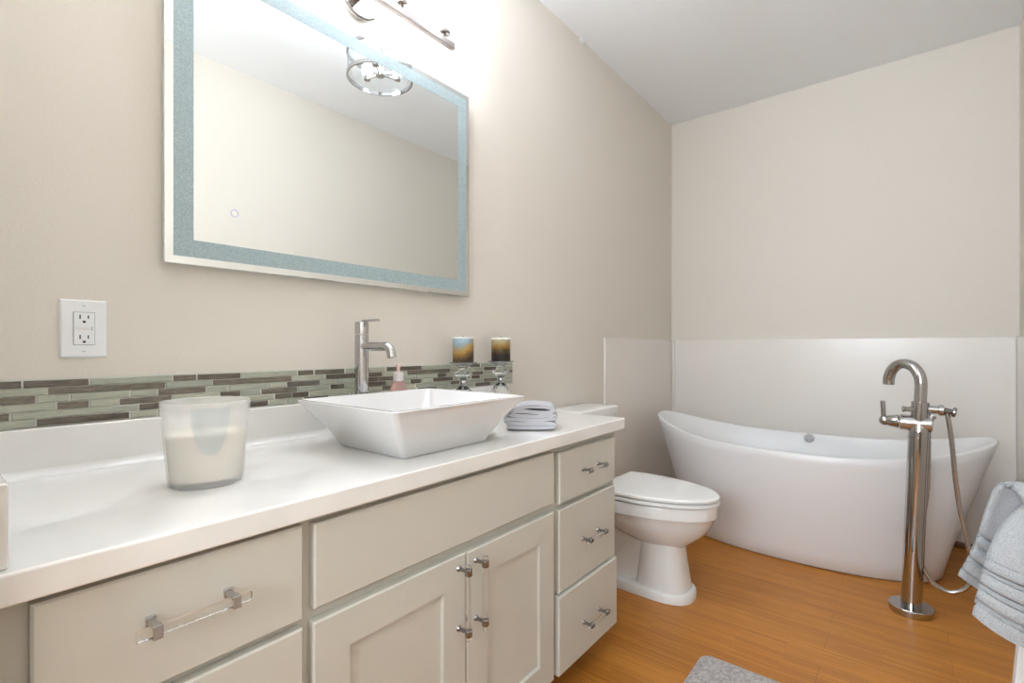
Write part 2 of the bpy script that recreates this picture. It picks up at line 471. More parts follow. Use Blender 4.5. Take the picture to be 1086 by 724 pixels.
# ------------------------------------------------------------------ mirror
mir = thing('wall_mirror', (.855, -.015, 1.241), 'large rectangular wall mirror with frosted blue grey border band', 'mirror')
MX0, MX1, MZ0, MZ1 = .3655, 1.346, 1.241, 1.998
bm = N(); box(bm, MX0 + .003, MX1 - .003, -.026, -.001, MZ0 + .003, MZ1 - .003)
ob('frame', bm, alum, mir, smooth=False)
bm = N(); slab(bm, MX0, MX1, MZ0, MZ1, -.026, -.030, .001)
ob('mirror_glass', bm, mirm, mir, smooth=False)
a0, a1 = .0175, .058
bm = N()
def rr(y, a): return [bm.verts.new(p) for p in ((MX0 + a, y, MZ0 + a), (MX1 - a, y, MZ0 + a), (MX1 - a, y, MZ1 - a), (MX0 + a, y, MZ1 - a))]
rs = [rr(-.0298, a0), rr(-.0304, a0), rr(-.0304, a1), rr(-.0298, a1)]
for p, q in zip(rs, rs[1:] + rs[:1]):
    for i in range(4): face(bm, [p[i], p[(i + 1) % 4], q[(i + 1) % 4], q[i]])
ob('frosted_border', bm, frost, mir, smooth=False)
bm = N(); lathe(bm, [(.0075, 0), (.0075, .0006), (.0092, .0006), (.0092, 0), (.0075, 0)], (.513, -.0300, 1.38), (0, -1, 0), 32, cap=False)
ob('touch_button', bm, violet, mir)

# ------------------------------------------------------------------ outlet
out = thing('electrical_outlet', (.233, 0, 1.03), 'white double electrical outlet on beige wall left of mirror', 'electrical outlet')
OX, OZ = .233, 1.088
bm = N(); slab(bm, OX - .0375, OX + .0375, OZ - .059, OZ + .059, -.0005, -.0065, .003)
ob('cover_plate', bm, plast, out, smooth=False)
bm = N(); slab(bm, OX - .0165, OX + .0165, OZ - .033, OZ + .033, -.005, -.0085, .0006, 0)
box(bm, OX - .0172, OX + .0172, -.0068, -.006, OZ - .0337, OZ + .0337, 1)
for s in (1, -1):
    zc = OZ + s * .0205
    box(bm, OX - .0078, OX - .0056, -.0088, -.008, zc - .001, zc + .0075, 1)
    box(bm, OX + .0052, OX + .0072, -.0088, -.008, zc - .0, zc + .0068, 1)
    lathe(bm, [(.0026, 0), (.0026, .0008)], (OX - .0003, -.008, zc - .0065), (0, -1, 0), 14, 1)
box(bm, OX - .0155, OX - .006, -.0094, -.008, OZ - .003, OZ + .003, 2); box(bm, OX - .004, OX + .008, -.0094, -.008, OZ - .003, OZ + .003, 2)
box(bm, OX + .011, OX + .0128, -.0088, -.008, OZ + .0008, OZ + .003, 1); box(bm, OX + .011, OX + .0128, -.0088, -.008, OZ - .003, OZ - .0008, 1)
ob('receptacle', bm, [plast, darkm, M('button_plastic', (232, 228, 224), .4)], out, smooth=False)
for z in (OZ + .047, OZ - .047):
    bm = N(); lathe(bm, [(.0032, 0), (.0032, .0006), (.0024, .001)], (OX, -.0062, z), (0, -1, 0), 16, 0)
    box(bm, OX - .0024, OX + .0024, -.00745, -.007, z - .0004, z + .0004, 1)
    ob('screw', bm, [plast, darkm], out)

# ------------------------------------------------------------------ vanity light (bar with four glass shades)
vl = thing('vanity_light', (.875, 0, 2.16), 'chrome vanity light bar with glowing glass shades above the mirror', 'wall light')
VX, VZ, VY = .880, 2.088, -.10
bm = N(); lathe(bm, [(.070, .0005), (.074, .004), (.074, .014), (.068, .018), (.060, .014), (.0, .012)], (VX, 0, 2.135), (0, -1, 0), 40)
ob('backplate', bm, chrome, vl)
bm = N(); tube(bm, smooth_path([(VX, -.012, 2.135), (VX, -.05, 2.13), (VX, VY, VZ)], 6), .008)
lathe(bm, [(.014, 0), (.014, .02), (.009, .024)], (VX, -.012, 2.135), (0, -1, 0), 20)
ob('arm', bm, nickel, vl)
bm = N(); box(bm, .565, 1.195, VY - .010, VY + .010, VZ - .011, VZ + .011)
ob('bar', bm, M('dark_nickel', (150, 142, 138), .32, 1.0), vl, bevel=.002)
for x in (.607, .790, .970, 1.148):
    bm = N(); lathe(bm, [(.007, 0), (.007, .012), (.022, .014), (.024, .02), (.024, .034), (.02, .036)], (x, VY, VZ + .008), (0, 0, 1), 28)
    cup = ob('socket_cup', bm, nickel, vl)
    bm = N(); z0 = VZ + .040
    lathe(bm, [(.030, 0), (.046, .004), (.048, .01), (.048, .15), (.045, .15), (.045, .012), (.028, .006)], (x, VY, z0), (0, 0, 1), 36, cap=False)
    ob('glass_shade', bm, shade_e, vl)

# ------------------------------------------------------------------ ceiling light (seen in the mirror)
cl = thing('ceiling_light', (1.49, -.78, ZC), 'round clear glass drum ceiling light with chrome rings and three bulbs', 'ceiling light')
cx, cy, cz = 1.49, -.78, 2.385
bm = N(); lathe(bm, [(.0, 0), (.065, 0), (.065, -.02), (.05, -.028), (.012, -.03), (.012, -.16), (.0, -.16)], (cx, cy, ZC - .0005), (0, 0, 1), 32)
ob('canopy', bm, chrome, cl)
bm = N(); lathe(bm, [(.156, 0), (.156, .115), (.153, .115), (.153, 0)], (cx, cy, cz), (0, 0, 1), 56, cap=False)
ob('glass_drum', bm, drumg, cl)
for z, nm in ((cz - .004, 'lower_ring'), (cz + .108, 'upper_ring')):
    bm = N(); lathe(bm, [(.151, 0), (.160, 0), (.160, .016), (.151, .016), (.151, 0)], (cx, cy, z), (0, 0, 1), 56, cap=False)
    ob(nm, bm, chrome, cl)
bm = N(); lathe(bm, [(.0, 0), (.022, .002), (.024, .008), (.010, .016), (.010, .10), (.0, .10)], (cx, cy, cz + .012), (0, 0, 1), 28)
for a in (20, 140, 260):
    c_, s_ = math.cos(math.radians(a)), math.sin(math.radians(a))
    rod(bm, (cx, cy, cz + .022), (cx + .088 * c_, cy + .088 * s_, cz + .022), .0045, 12)
    rod(bm, (cx + .152 * c_, cy + .152 * s_, cz + .112), (cx, cy, cz + .112), .004, 10)
    lathe(bm, [(.0, 0), (.016, .002), (.017, .02), (.012, .03)], (cx + .088 * c_, cy + .088 * s_, cz + .016), (0, 0, 1), 20)
ob('arm_spider', bm, nickel, cl)
for a in (20, 140, 260):
    c_, s_ = math.cos(math.radians(a)), math.sin(math.radians(a))
    bm = N(); sphere(bm, (cx + .088 * c_, cy + .088 * s_, cz + .068), .027, 0, 18, 1, 1, 1.3)
    ob('bulb', bm, bulb_e, cl)

# ------------------------------------------------------------------ vessel sink
SX, SY, SZ = .830, -.332, CT
snk = thing('vessel_sink', (SX, SY, SZ), 'square white porcelain vessel sink with flaring sides on counter', 'sink')
def sq(hx, hy, z, r, n=6):
    out = []
    for k, (sx_, sy_) in enumerate(((1, 1), (-1, 1), (-1, -1), (1, -1))):
        for i in range(n + 1):
            a = math.pi / 2 * (k + i / n)
            out.append(V(SX + sx_ * (hx - r) + r * math.cos(a), SY + sy_ * (hy - r) + r * math.sin(a), SZ + z))
    return out
bm = N(); BX_, BY_, RX_, RY_, ZR = .139, .125, .2195, .195, .119
def sl(f, z, d, r): return sq(BX_ + (RX_ - BX_) * f + d, BY_ + (RY_ - BY_) * f + d, z, r)
rings = [sl(0, 0, -.006, .012), sl(0, .003, 0, .014), sl(.5, .06, -.004, .016), sl(1, ZR - .006, -.002, .014), sl(1, ZR - .002, 0, .014), sl(1, ZR, -.0015, .013),
         sl(1, ZR, -.010, .010), sl(1, ZR - .003, -.013, .012), sl(.35, .045, -.012, .03), sl(.0, .026, -.012, .04), sq(.05, .05, .018, .04), sq(.026, .026, .017, .025)]
loft(bm, rings)
ob('basin', bm, porc, snk, angle=50)
bm = N(); lathe(bm, [(.0, 0), (.024, 0), (.024, .003), (.019, .004), (.017, .002), (0, .002)], (SX, SY, SZ + .0168), (0, 0, 1), 28)
ob('drain', bm, chrome, snk)

# ------------------------------------------------------------------ sink faucet
FX, FY = .833, -.092
fa = thing('sink_faucet', (FX, FY, CT), 'tall chrome single hole faucet standing behind square vessel sink', 'faucet')
bm = N(); lathe(bm, [(0, 0), (.027, 0), (.027, .004), (.0195, .006), (.0195, .284), (.0185, .285), (0, .285)], (FX, FY, CT), (0, 0, 1), 36)
ob('faucet_body', bm, chrome, fa)
bm = N()
lathe(bm, [(0, .2865), (.0195, .2865), (.0195, .318), (.018, .322), (0, .322)], (FX, FY, CT), (0, 0, 1), 36)
ob('handle_cap', bm, chrome, fa)
bm = N(); box(bm, FX - .007, FX + .007, FY - .078, FY - .008, CT + .3215, CT + .328)
ob('lever', bm, chrome, fa, bevel=.002)
bm = N()
pts = [(FX, FY - .010, CT + .251), (FX, FY - .112, CT + .251)]
for i in range(1, 9):
    a = math.pi / 2 * i / 8 * .9
    pts.append((FX, FY - .112 - .026 * math.sin(a), CT + .251 - .026 * (1 - math.cos(a))))
p = Vector(pts[-1]); dd = (p - Vector(pts[-2])).normalized(); pts.append(tuple(p + dd * .008))
tube(bm, pts, .0125, 24)
ob('spout', bm, chrome, fa)

# ------------------------------------------------------------------ large candle in tapered glass
KX, KY = .352, -.312
cj = thing('candle_jar', (KX, KY, CT), 'large tapered frosted glass jar with cream candle at left of counter', 'candle')
pearl = M('pearly_frosted_glass', (250, 249, 247), 0.2, Alpha=0.34, Coat_Weight=0.4)
waxm = M('cream_wax', (252, 238, 214), 0.5, Subsurface_Weight=0.2)
waxm.p.inputs['Subsurface Radius'].default_value = (.02, .015, .01)
bm = N(); lathe(bm, [(0, 0), (.058, 0), (.0605, .003), (.0725, .150), (.0715, .1515), (.070, .150), (.0592, .012), (0, .011)], (KX, KY, CT), (0, 0, 1), 56)
ob('glass_jar', bm, pearl, cj)
bm = N(); lathe(bm, [(0, .0125), (.0578, .0125), (.0648, .093), (.064, .095), (.045, .094), (0, .0935)], (KX, KY, CT), (0, 0, 1), 48)
ob('wax', bm, waxm, cj)
for a in (90, 210, 330):
    x, y = KX + .026 * math.cos(math.radians(a)), KY + .026 * math.sin(math.radians(a))
    bm = N(); rod(bm, (x, y, CT + .093), (x + .001, y, CT + .108), .0015, 8)
    ob('wick', bm, darkm, cj)
bm = N()    # pale shield shaped patch, a reflection painted onto the glass
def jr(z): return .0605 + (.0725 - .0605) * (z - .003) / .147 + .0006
refl_pts = []
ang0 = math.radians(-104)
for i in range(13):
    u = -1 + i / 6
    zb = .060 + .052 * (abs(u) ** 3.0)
    refl_pts.append((u, zb, .143))
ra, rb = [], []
for u, zb, zt in refl_pts:
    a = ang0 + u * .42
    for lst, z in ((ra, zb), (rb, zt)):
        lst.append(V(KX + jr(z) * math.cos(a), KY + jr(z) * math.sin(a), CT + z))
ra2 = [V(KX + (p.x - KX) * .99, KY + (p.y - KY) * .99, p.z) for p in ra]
reflm = M('pale_blue_reflection', (210, 221, 221), 0.3, Alpha=0.4)
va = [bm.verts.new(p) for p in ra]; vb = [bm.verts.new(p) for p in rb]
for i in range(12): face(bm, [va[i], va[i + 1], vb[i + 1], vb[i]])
ob('label', bm, reflm, cj)  # tinted sheet painting a reflection on the jar

# ------------------------------------------------------------------ soap bottle
PX, PY = .975, -.078
so = thing('soap_bottle', (PX, PY, CT), 'small pink pump soap bottle half hidden behind vessel sink', 'soap bottle')
pinkl = M('pink_soap_plastic', (238, 196, 188), 0.08, Transmission_Weight=0.6, IOR=1.35)
bm = N(); lathe(bm, [(0, 0), (.026, 0), (.029, .004), (.029, .105), (.027, .118), (.020, .132), (.0165, .140), (.0165, .143), (0, .143)], (PX, PY, CT), (0, 0, 1), 32)
ob('bottle', bm, pinkl, so)
bm = N(); lathe(bm, [(0, .1415), (.0155, .1415), (.0155, .168), (.013, .170), (0, .170)], (PX, PY, CT), (0, 0, 1), 28)
ob('collar', bm, M('frosted_cap', (236, 226, 222), .35), so)
bm = N(); rod(bm, (PX, PY, CT + .168), (PX, PY, CT + .186), .0055, 14)
lathe(bm, [(0, .186), (.007, .186), (.007, .194), (0, .196)], (PX, PY, CT), (0, 0, 1), 20)
tube(bm, [(PX, PY, CT + .191), (PX + .008, PY - .006, CT + .1925), (PX + .0135, PY - .010, CT + .190)], .003, 10)
ob('pump', bm, M('pink_pump_plastic', (232, 200, 192), .35), so)

# ------------------------------------------------------------------ crystal candle holders and printed pillar candles
def holder(x, y, label):
    h = thing('candle_holder', (x, y, CT), label, 'candle holder', 'crystal candle holders behind the sink')
    b = N(); lathe(b, [(0, 0), (.030, 0), (.036, .006), (.042, .03), (.0425, .055), (.038, .078), (.028, .096), (.017, .106), (.012, .110), (0, .110)], (x, y, CT), (0, 0, 1), 14)
    ob('base_ball', b, crys, h, angle=12)
    b = N(); lathe(b, [(0, .110), (.011, .110), (.012, .114), (.012, .126), (.011, .130), (0, .130)], (x, y, CT), (0, 0, 1), 24)
    ob('neck_ring', b, chrome, h)
    b = N(); lathe(b, [(0, .130), (.012, .130), (.018, .136), (.034, .152), (.035, .156), (.020, .164), (.013, .172), (.016, .178), (.028, .184), (0, .1845)], (x, y, CT), (0, 0, 1), 10)
    ob('stem_crystal', b, crys, h, angle=8)
    b = N(); lathe(b, [(0, .1845), (.030, .1845), (.050, .1915), (.051, .195), (.049, .195), (.036, .191), (0, .191)], (x, y, CT), (0, 0, 1), 40)
    ob('plate', b, M('smoked_glass_plate', (214, 214, 210), .06, Transmission_Weight=0.6), h)
    return h
def scenic(name, sky, gold, dark, tilt, seed, sh):
    m = M(name, (230, 230, 230), .45)
    tc = m.n('ShaderNodeTexCoord'); sp = m.n('ShaderNodeSeparateXYZ'); m.l(tc.outputs['Object'], sp.inputs[0])
    mp = m.n('ShaderNodeMapping'); m.l(tc.outputs['Object'], mp.inputs['Vector']); mp.inputs['Location'].default_value = (seed, seed, 0)
    mp.inputs['Scale'].default_value = (1, 1, 1.6)
    nz = m.noise(mp.outputs[0], 55, 5, .65)
    a = m.n('ShaderNodeMath', operation='MULTIPLY_ADD'); m.l(nz, a.inputs[0]); a.inputs[1].default_value = .045; m.l(sp.outputs['Z'], a.inputs[2])
    b = m.n('ShaderNodeMath', operation='MULTIPLY_ADD'); m.l(sp.outputs['X'], b.inputs[0]); b.inputs[1].default_value = tilt; m.l(a.outputs[0], b.inputs[2])
    d = m.n('ShaderNodeMath', operation='MULTIPLY'); m.l(b.outputs[0], d.inputs[0]); d.inputs[1].default_value = 1 / .115
    m.base(m.ramp(d.outputs[0], [(0.30 + sh, dark), (0.46 + sh, tuple(int(.45 * p + .55 * q) for p, q in zip(dark, gold))), (0.60 + sh, gold), (0.75 + sh, tuple(int(.4 * p + .6 * q) for p, q in zip(gold, sky))), (0.85 + sh, sky), (1.0, tuple(min(255, c + 16) for c in sky))]))
    return m
ivory = M('ivory_wax', (238, 236, 228), .45)
def pillar(x, y, label, mat):
    k = thing('pillar_candle', (x, y, CT + .1912), label, 'candle', 'printed pillar candles on crystal holders')
    b = N(); lathe(b, [(0, 0), (.0365, 0), (.0375, .002), (.0375, .091), (.036, .093), (.030, .0925), (.006, .090), (0, .090)], (x, y, CT + .1912), (0, 0, 1), 40)
    ob('candle_body', b, mat, k)
    b = N(); lathe(b, [(.0376, .0885), (.0378, .091), (.036, .0936), (.030, .0930), (.006, .0906), (0, .0906)], (x, y, CT + .1912), (0, 0, 1), 40)
    ob('wax_top', b, ivory, k)
    b = N(); rod(b, (x, y, CT + .1912 + .0895), (x, y + .001, CT + .1912 + .099), .0012, 8)
    ob('wick', b, darkm, k)
H1, H2 = (1.258, -.085), (1.464, -.088)
holder(*H1, 'faceted crystal candle holder under the candle with blue sky print, nearer the faucet')
holder(*H2, 'faceted crystal candle holder under the darker candle, at right end of tile strip')
pillar(*H1, 'pillar candle printed with blue sky and golden dune grass', scenic('dune_print', (150, 172, 182), (190, 146, 70), (54, 38, 28), -.55, 3.1, .09))
pillar(*H2, 'pillar candle printed with dark brown grass and ochre sky, right of the pair', scenic('dusk_print', (176, 178, 160), (152, 116, 50), (36, 26, 20), .0, 7.7, .15))

# ------------------------------------------------------------------ folded washcloth
terryg = M('pale_grey_cloth', (184, 183, 187), 0.9)
v = terryg.coord(); tn = terryg.noise(v, 600, 2); terryg.bump(tn, 0.3, 0.001)
def ribbon(path, th):
    P = smooth_path([(a, 0, b) for a, b in path], 6); A, B = [], []
    for i, p in enumerate(P):
        t = (P[min(i + 1, len(P) - 1)] - P[max(i - 1, 0)]).normalized(); n_ = Vector((-t.z, 0, t.x))
        A.append(p + n_ * th / 2); B.append(p - n_ * th / 2)
    return A + B[::-1]
bm = N()
k = .00050
pix = [(415, 640), (480, 643), (600, 643), (676, 639), (697, 628), (672, 618), (580, 620), (480, 619), (420, 615), (402, 604), (424, 594), (500, 596), (570, 600), (650, 594), (696, 586), (700, 574), (660, 570), (580, 577), (500, 573), (444, 569),
       (424, 560), (450, 549), (520, 547), (600, 553), (660, 553), (690, 543), (684, 529), (640, 520), (570, 517), (500, 524), (450, 536), (412, 566)]
path = [((x - 550) * k, (652 - y) * k + .004) for x, y in pix]
R = ribbon(path, .0108)
TWX, TWY = 1.165, -.452
fdir = Vector((1.165, -.452 - CAM_Y, 0)).normalized(); rdir = Vector((fdir.y, -fdir.x, 0))
rings = []
for i in range(7):
    d_ = i * .021
    sc = 1.0 - .02 * (i == 0) 
    rings.append([Vector((TWX, TWY, CT + .0015)) + rdir * p.x * sc + fdir * d_ + Vector((0, 0, p.z * (1 + .02 * math.sin(i * 1.7)))) for p in R])
vr = [[bm.verts.new(p) for p in r_] for r_ in rings]
n = len(R); h = n // 2
for a, b in zip(vr, vr[1:]):
    for i in range(n): face(bm, [a[i], a[(i + 1) % n], b[(i + 1) % n], b[i]])
for e in (vr[0], vr[-1]):
    for i in range(h - 1): face(bm, [e[i], e[i + 1], e[n - 2 - i], e[n - 1 - i]])
tag(ob('folded_washcloth', bm, terryg, origin=(TWX, TWY + .06, CT), angle=60), 'folded pale grey washcloth on counter right of vessel sink', 'towel')

# ------------------------------------------------------------------ toilet
TX = 2.055
to = thing('toilet', (TX, -.35, 0), 'white two piece toilet with closed lid beside the vanity', 'toilet')
def egg(z, yb, yf, hw, n=44, p=2.0, wide=.42, cx=TX):
    """plan outline, widest at a share of the length from the back"""
    out = []; ym = yb + (yf - yb) * wide
    for i in range(n):
        a = 2 * math.pi * i / n; c_, s_ = math.cos(a), math.sin(a)
        ex = 2.0 / p
        x = hw * math.copysign(abs(c_) ** ex, c_)
        y = (ym + (yf - ym) * abs(s_) ** ex) if s_ > 0 else (ym + (yb - ym) * abs(s_) ** ex)
        out.append(V(cx + x, y, z))
    return out
bm = N()
loft(bm, [egg(0.0, -.12, -.640, .106, p=2.6, wide=.7), egg(.028, -.12, -.640, .106, p=2.6, wide=.7), egg(.036, -.124, -.635, .101, p=2.6, wide=.7)])
ob('foot', bm, toim, to)
bm = N()
loft(bm, [egg(.032, -.395, -.619, .091, p=2.8, wide=.6), egg(.06, -.40, -.615, .089, p=2.8, wide=.6), egg(.15, -.41, -.602, .083, p=2.6, wide=.6), egg(.265, -.40, -.588, .078, p=2.5, wide=.6)])
ob('pedestal', bm, toim, to)
bm = N()
tube(bm, smooth_path([(TX, -.50, .30), (TX, -.42, .22), (TX, -.345, .145), (TX, -.27, .10), (TX, -.20, .105), (TX, -.15, .16), (TX, -.14, .27)], 6), lambda t: .070 - .010 * math.sin(t * math.pi), 24)
loft(bm, [egg(.034, -.13, -.44, .058, p=3), egg(.18, -.12, -.46, .062, p=3), egg(.30, -.10, -.50, .085, p=2.6)])
ob('trapway', bm, toim, to)
bm = N()
loft(bm, [egg(.215, -.36, -.600, .070, p=2.2, wide=.55), egg(.245, -.28, -.640, .108, wide=.5), egg(.285, -.19, -.684, .146, wide=.47), egg(.325, -.12, -.708, .168, wide=.45), egg(.352, -.08, -.720, .178, wide=.43), egg(.357, -.07, -.726, .183, wide=.43),
          egg(.400, -.06, -.730, .186, wide=.43), egg(.406, -.065, -.726, .183, wide=.43)])
ob('bowl', bm, toim, to)
def lidring(z, d, yb=-.270):
    e = egg(z, -.10, -.738 + d, .188 - d, p=2.0, wide=.45)
    return [V(p.x, min(p.y, yb - d), p.z) for p in e]
bm = N(); loft(bm, [lidring(.410, .005, -.245), lidring(.4125, .0, -.245), lidring(.4225, 0, -.245), lidring(.4250, .004, -.245)])
ob('seat', bm, seatm, to)
bm = N(); loft(bm, [lidring(.4300, .005), lidring(.4325, .001), lidring(.441, .001), lidring(.4455, .006), lidring(.448, .04), lidring(.4485, .09)])
ob('lid', bm, seatm, to)
for s in (-1, 1):
    bm = N(); rod(bm, (TX + s * .075 - .022, -.245, .418), (TX + s * .075 + .022, -.245, .418), .011, 16, bev=.003)
    ob('hinge', bm, seatm, to)
def tk(z, hw, yb, yf, r=.035): 
    out = []; cxs = ((hw - r, yb + -r, 0), (-(hw - r), yb - r, 1), (-(hw - r), yf + r, 2), (hw - r, yf + r, 3))
    for x, y, k_ in cxs:
        for i in range(7):
            a = math.pi / 2 * (k_ + i / 6); out.append(V(TX + x + r * math.cos(a), y + r * math.sin(a), z))
    return out
bm = N(); loft(bm, [tk(.404, .165, -.02, -.165), tk(.42, .175, -.02, -.175), tk(.58, .188, -.018, -.188), tk(.718, .194, -.016, -.192)])
ob('tank', bm, toim, to)
bm = N(); loft(bm, [tk(.718, .196, -.014, -.195), tk(.722, .204, -.012, -.203), tk(.747, .206, -.012, -.205), tk(.756, .204, -.014, -.203), tk(.760, .197, -.02, -.196), tk(.7615, .15, -.05, -.16)])
ob('tank_lid', bm, toim, to)
bm = N(); rod(bm, (TX - .14, -.191, .64), (TX - .14, -.205, .64), .012, 18); tube(bm, [(TX - .14, -.203, .64), (TX - .10, -.207, .637), (TX - .07, -.207, .630)], .006, 12)
ob('flush_lever', bm, chrome, to)
for s in (-1, 1):
    bm = N(); sphere(bm, (TX + s * .08, -.30, .036), .014, 0, 14, 1, 1, .8)
    ob('bolt_cap', bm, seatm, to)

# ------------------------------------------------------------------ bathtub
BX, BY = 2.985, -.880
tub = thing('bathtub', (BX, BY, 0), 'white freestanding slipper bathtub with raised ends by back wall', 'bathtub')
NT = 96
def plan(a, hw, hl, z, p=2.25):
    c_, s_ = math.cos(a), math.sin(a); ex = 2 / p
    return V(BX + hw * math.copysign(abs(c_) ** ex, c_), BY + hl * math.copysign(abs(s_) ** ex, s_), z)
def rim(a, hi=.648, lo=.548): return lo + (hi - lo) * abs(math.sin(a)) ** 2.6
bm = N()
AN = [2 * math.pi * i / NT for i in range(NT)]
rings = []
HWb, HLb, HWr, HLr = .272, .575, .345, .757
rings.append([plan(a, HWb - .012, HLb - .012, 0) for a in AN])
rings.append([plan(a, HWb, HLb, .010) for a in AN])
for kk in (.12, .28, .45, .62, .8, .93):
    e = kk ** 1.12
    rings.append([plan(a, HWb + (HWr - HWb) * math.sin(kk * 1.35) / math.sin(1.35), HLb + (HLr - HLb) * e, .010 + (rim(a) - .018) * kk) for a in AN])
rings.append([plan(a, HWr, HLr, rim(a) - .006) for a in AN])
rings.append([plan(a, HWr - .003, HLr - .003, rim(a) - .001) for a in AN])
rings.append([plan(a, HWr - .010, HLr - .010, rim(a)) for a in AN])
rings.append([plan(a, HWr - .018, HLr - .018, rim(a) - .001) for a in AN])
rings.append([plan(a, HWr - .023, HLr - .024, rim(a) - .008) for a in AN])
for kk in (.85, .65, .45, .25, .1):
    rings.append([plan(a, (HWb - .06) + (HWr - .024 - HWb + .06) * math.sin(kk * 1.4) / math.sin(1.4), (HLb - .10) + (HLr - .024 - HLb + .10) * kk, .13 + (rim(a) - .14) * kk) for a in AN])
rings.append([plan(a, HWb - .09, HLb - .14, .128) for a in AN])
rings.append([plan(a, .05, .1, .122) for a in AN])
loft(bm, rings)
ob('tub_shell', bm, tubm, tub, angle=60)
bm = N()
ovp = Vector((BX + .312, -.884, .524))
lathe(bm, [(0, -.012), (.024, -.012), (.026, .004), (.023, .008), (.012, .010), (0, .008)], ovp, (-.62, 0, .78), 28)
ob('overflow_cover', bm, M('satin_chrome', (206, 208, 214), .35, .8), tub)
bm = N(); lathe(bm, [(0, 0), (.03, 0), (.03, .003), (0, .005)], (BX, BY, .1225), (0, 0, 1), 24)
ob('tub_drain', bm, chrome, tub)

# ------------------------------------------------------------------ floor standing tub filler
GX, GY = 2.51, -1.338
fi = thing('tub_filler', (GX, GY, 0), 'chrome floor standing tub filler with gooseneck spout and hose', 'faucet')
def lean(z): return GY - .034 * z
def gp(px, py, X=GX):      # a spot in the plane of the filler read on the photograph
    u = (px - 543) / F; c, s = math.cos(TH), math.sin(TH); t = X / (c + u * s)
    return Vector((X, CAM_Y + t * (s - u * c), CAM_H + t * (HZ - py) / F))
bm = N(); lathe(bm, [(0, 0), (.071, 0), (.0725, .003), (.0725, .025), (.070, .028), (0, .028)], (GX, GY, 0), (0, 0, 1), 48)
ob('base_plate', bm, chrome, fi)
bm = N(); rod(bm, (GX, lean(.02), .02), (GX, lean(.73), .73), .0335, 36); 
lathe(bm, [(.036, 0), (.036, .006)], (GX, lean(.69), .69), (0, -.034, 1), 36)
ob('column', bm, chrome, fi)
bm = N(); y0 = lean(.75)
rod(bm, (GX, y0 - .040, .748), (GX, y0 + .062, .751), .031, 32, bev=.004)
rod(bm, (GX, lean(.745), .745), (GX, lean(.835), .835), .029, 32, bev=.002)
rod(bm, (GX, lean(.72), .72), (GX, lean(.75), .75), .035, 32, r2=.031)
ob('valve_body', bm, chrome, fi)
bm = N()
rod(bm, (GX, y0 + .063, .751), (GX, y0 + .102, .752), .0275, 32, r2=.022, bev=.004)
sphere(bm, (GX, y0 + .108, .752), .021, 0, 20)
rod(bm, (GX, y0 + .112, .757), (GX, y0 + .115, .832), .0085, 18, bev=.002)
ob('lever_handle', bm, chrome, fi)
bm = N()
sd = Vector((.62, .78, 0)).normalized(); zc = .905; rad = .066
p0 = Vector((GX, lean(.83), .83)); pts = [p0, Vector((GX, lean(.87), .87)), Vector((GX, lean(zc), zc))]
cc = pts[-1] + sd * rad
for i in range(1, 19):
    a = math.pi * i / 18 * 1.0
    pts.append(cc - sd * rad * math.cos(a) + Vector((0, 0, rad * 1.18 * math.sin(a))))
pts.append(pts[-1] + Vector((0, 0, -.012)))
tube(bm, pts, .0205, 24)
ob('spout', bm, chrome, fi)
bm = N(); rod(bm, (GX - .01, lean(.81) + .022, .805), (GX - .02, lean(.81) + .05, .805), .010, 16, bev=.003)
rod(bm, (GX - .02, lean(.81) + .046, .805), (GX - .022, lean(.81) + .056, .805), .0125, 16, bev=.003)
ob('diverter_knob', bm, chrome, fi)
bm = N(); yh = lean(.81)
rod(bm, (GX, yh - .02, .808), (GX, yh - .060, .806), .015, 20, bev=.002)
rod(bm, (GX, yh - .026, .765), (GX, yh - .040, .785), .013, 16)
lathe(bm, [(.012, 0), (.021, .004), (.021, .018), (.012, .022)], (GX, yh - .052, .806), (0, -1, 0), 24)
ob('shower_bracket', bm, chrome, fi)
bm = N(); rod(bm, (GX, yh - .070, .806), (GX, yh - .094, .803), .0125, 20, r2=.010)
lathe(bm, [(.010, 0), (.0185, .004), (.0195, .010), (.016, .014), (0, .015)], (GX, yh - .092, .8035), (0, -.93, -.2), 28)
ob('hand_shower', bm, pullm, fi)
bm = N()
hp = [(1000.5, 435), (1004.5, 439), (1007, 452), (1010, 475), (1013, 505), (1018, 540), (1025, 570), (1031, 596), (1031, 614), (1024, 624), (1010, 628), (996, 623), (985, 612), (977, 598), (975, 580), (978, 555), (983, 520), (984.5, 480), (984.5, 456)]
HP = smooth_path([gp(x, y) for x, y in hp], 8)
tube(bm, HP, lambda t: .0085 if int(t * (len(HP) - 1)) % 2 else .0078, 12)
ob('hose', bm, nickel, fi)

# ------------------------------------------------------------------ towel stand and bath towel
RZ, RX0, RX1 = .70, 1.500, 1.585
st = thing('towel_stand', (1.54, -1.62, 0), 'white towel stand with slim legs at right edge carrying grey towel', 'towel stand')
whitep = M('white_powder_coat', (236, 235, 233), .35)
for yb, yt in ((-1.495, -1.545), (-1.712, -1.700)):
    bm = N(); zt = RZ - .022
    lo = [V(x, y, .012) for x, y in ((1.500, yb - .014), (1.530, yb - .014), (1.530, yb + .014), (1.500, yb + .014))]
    hi = [V(x, y, zt) for x, y in ((1.525, yt - .012), (1.555, yt - .012), (1.555, yt + .012), (1.525, yt + .012))]
    loft(bm, [lo, hi]); box(bm, 1.40, 1.68, yb - .016, yb + .016, 0, .014)
    box(bm, RX0 - .010, RX1 + .010, yt - .012, yt + .012, zt - .022, zt)
    ob('leg', bm, whitep, st, bevel=.003)
for x, z in ((RX0, RZ - .020), (RX1, RZ - .006)):
    bm = N(); rod(bm, (x, -1.534, z), (x, -1.73, z), .008, 18)
    ob('rail', bm, whitep, st)

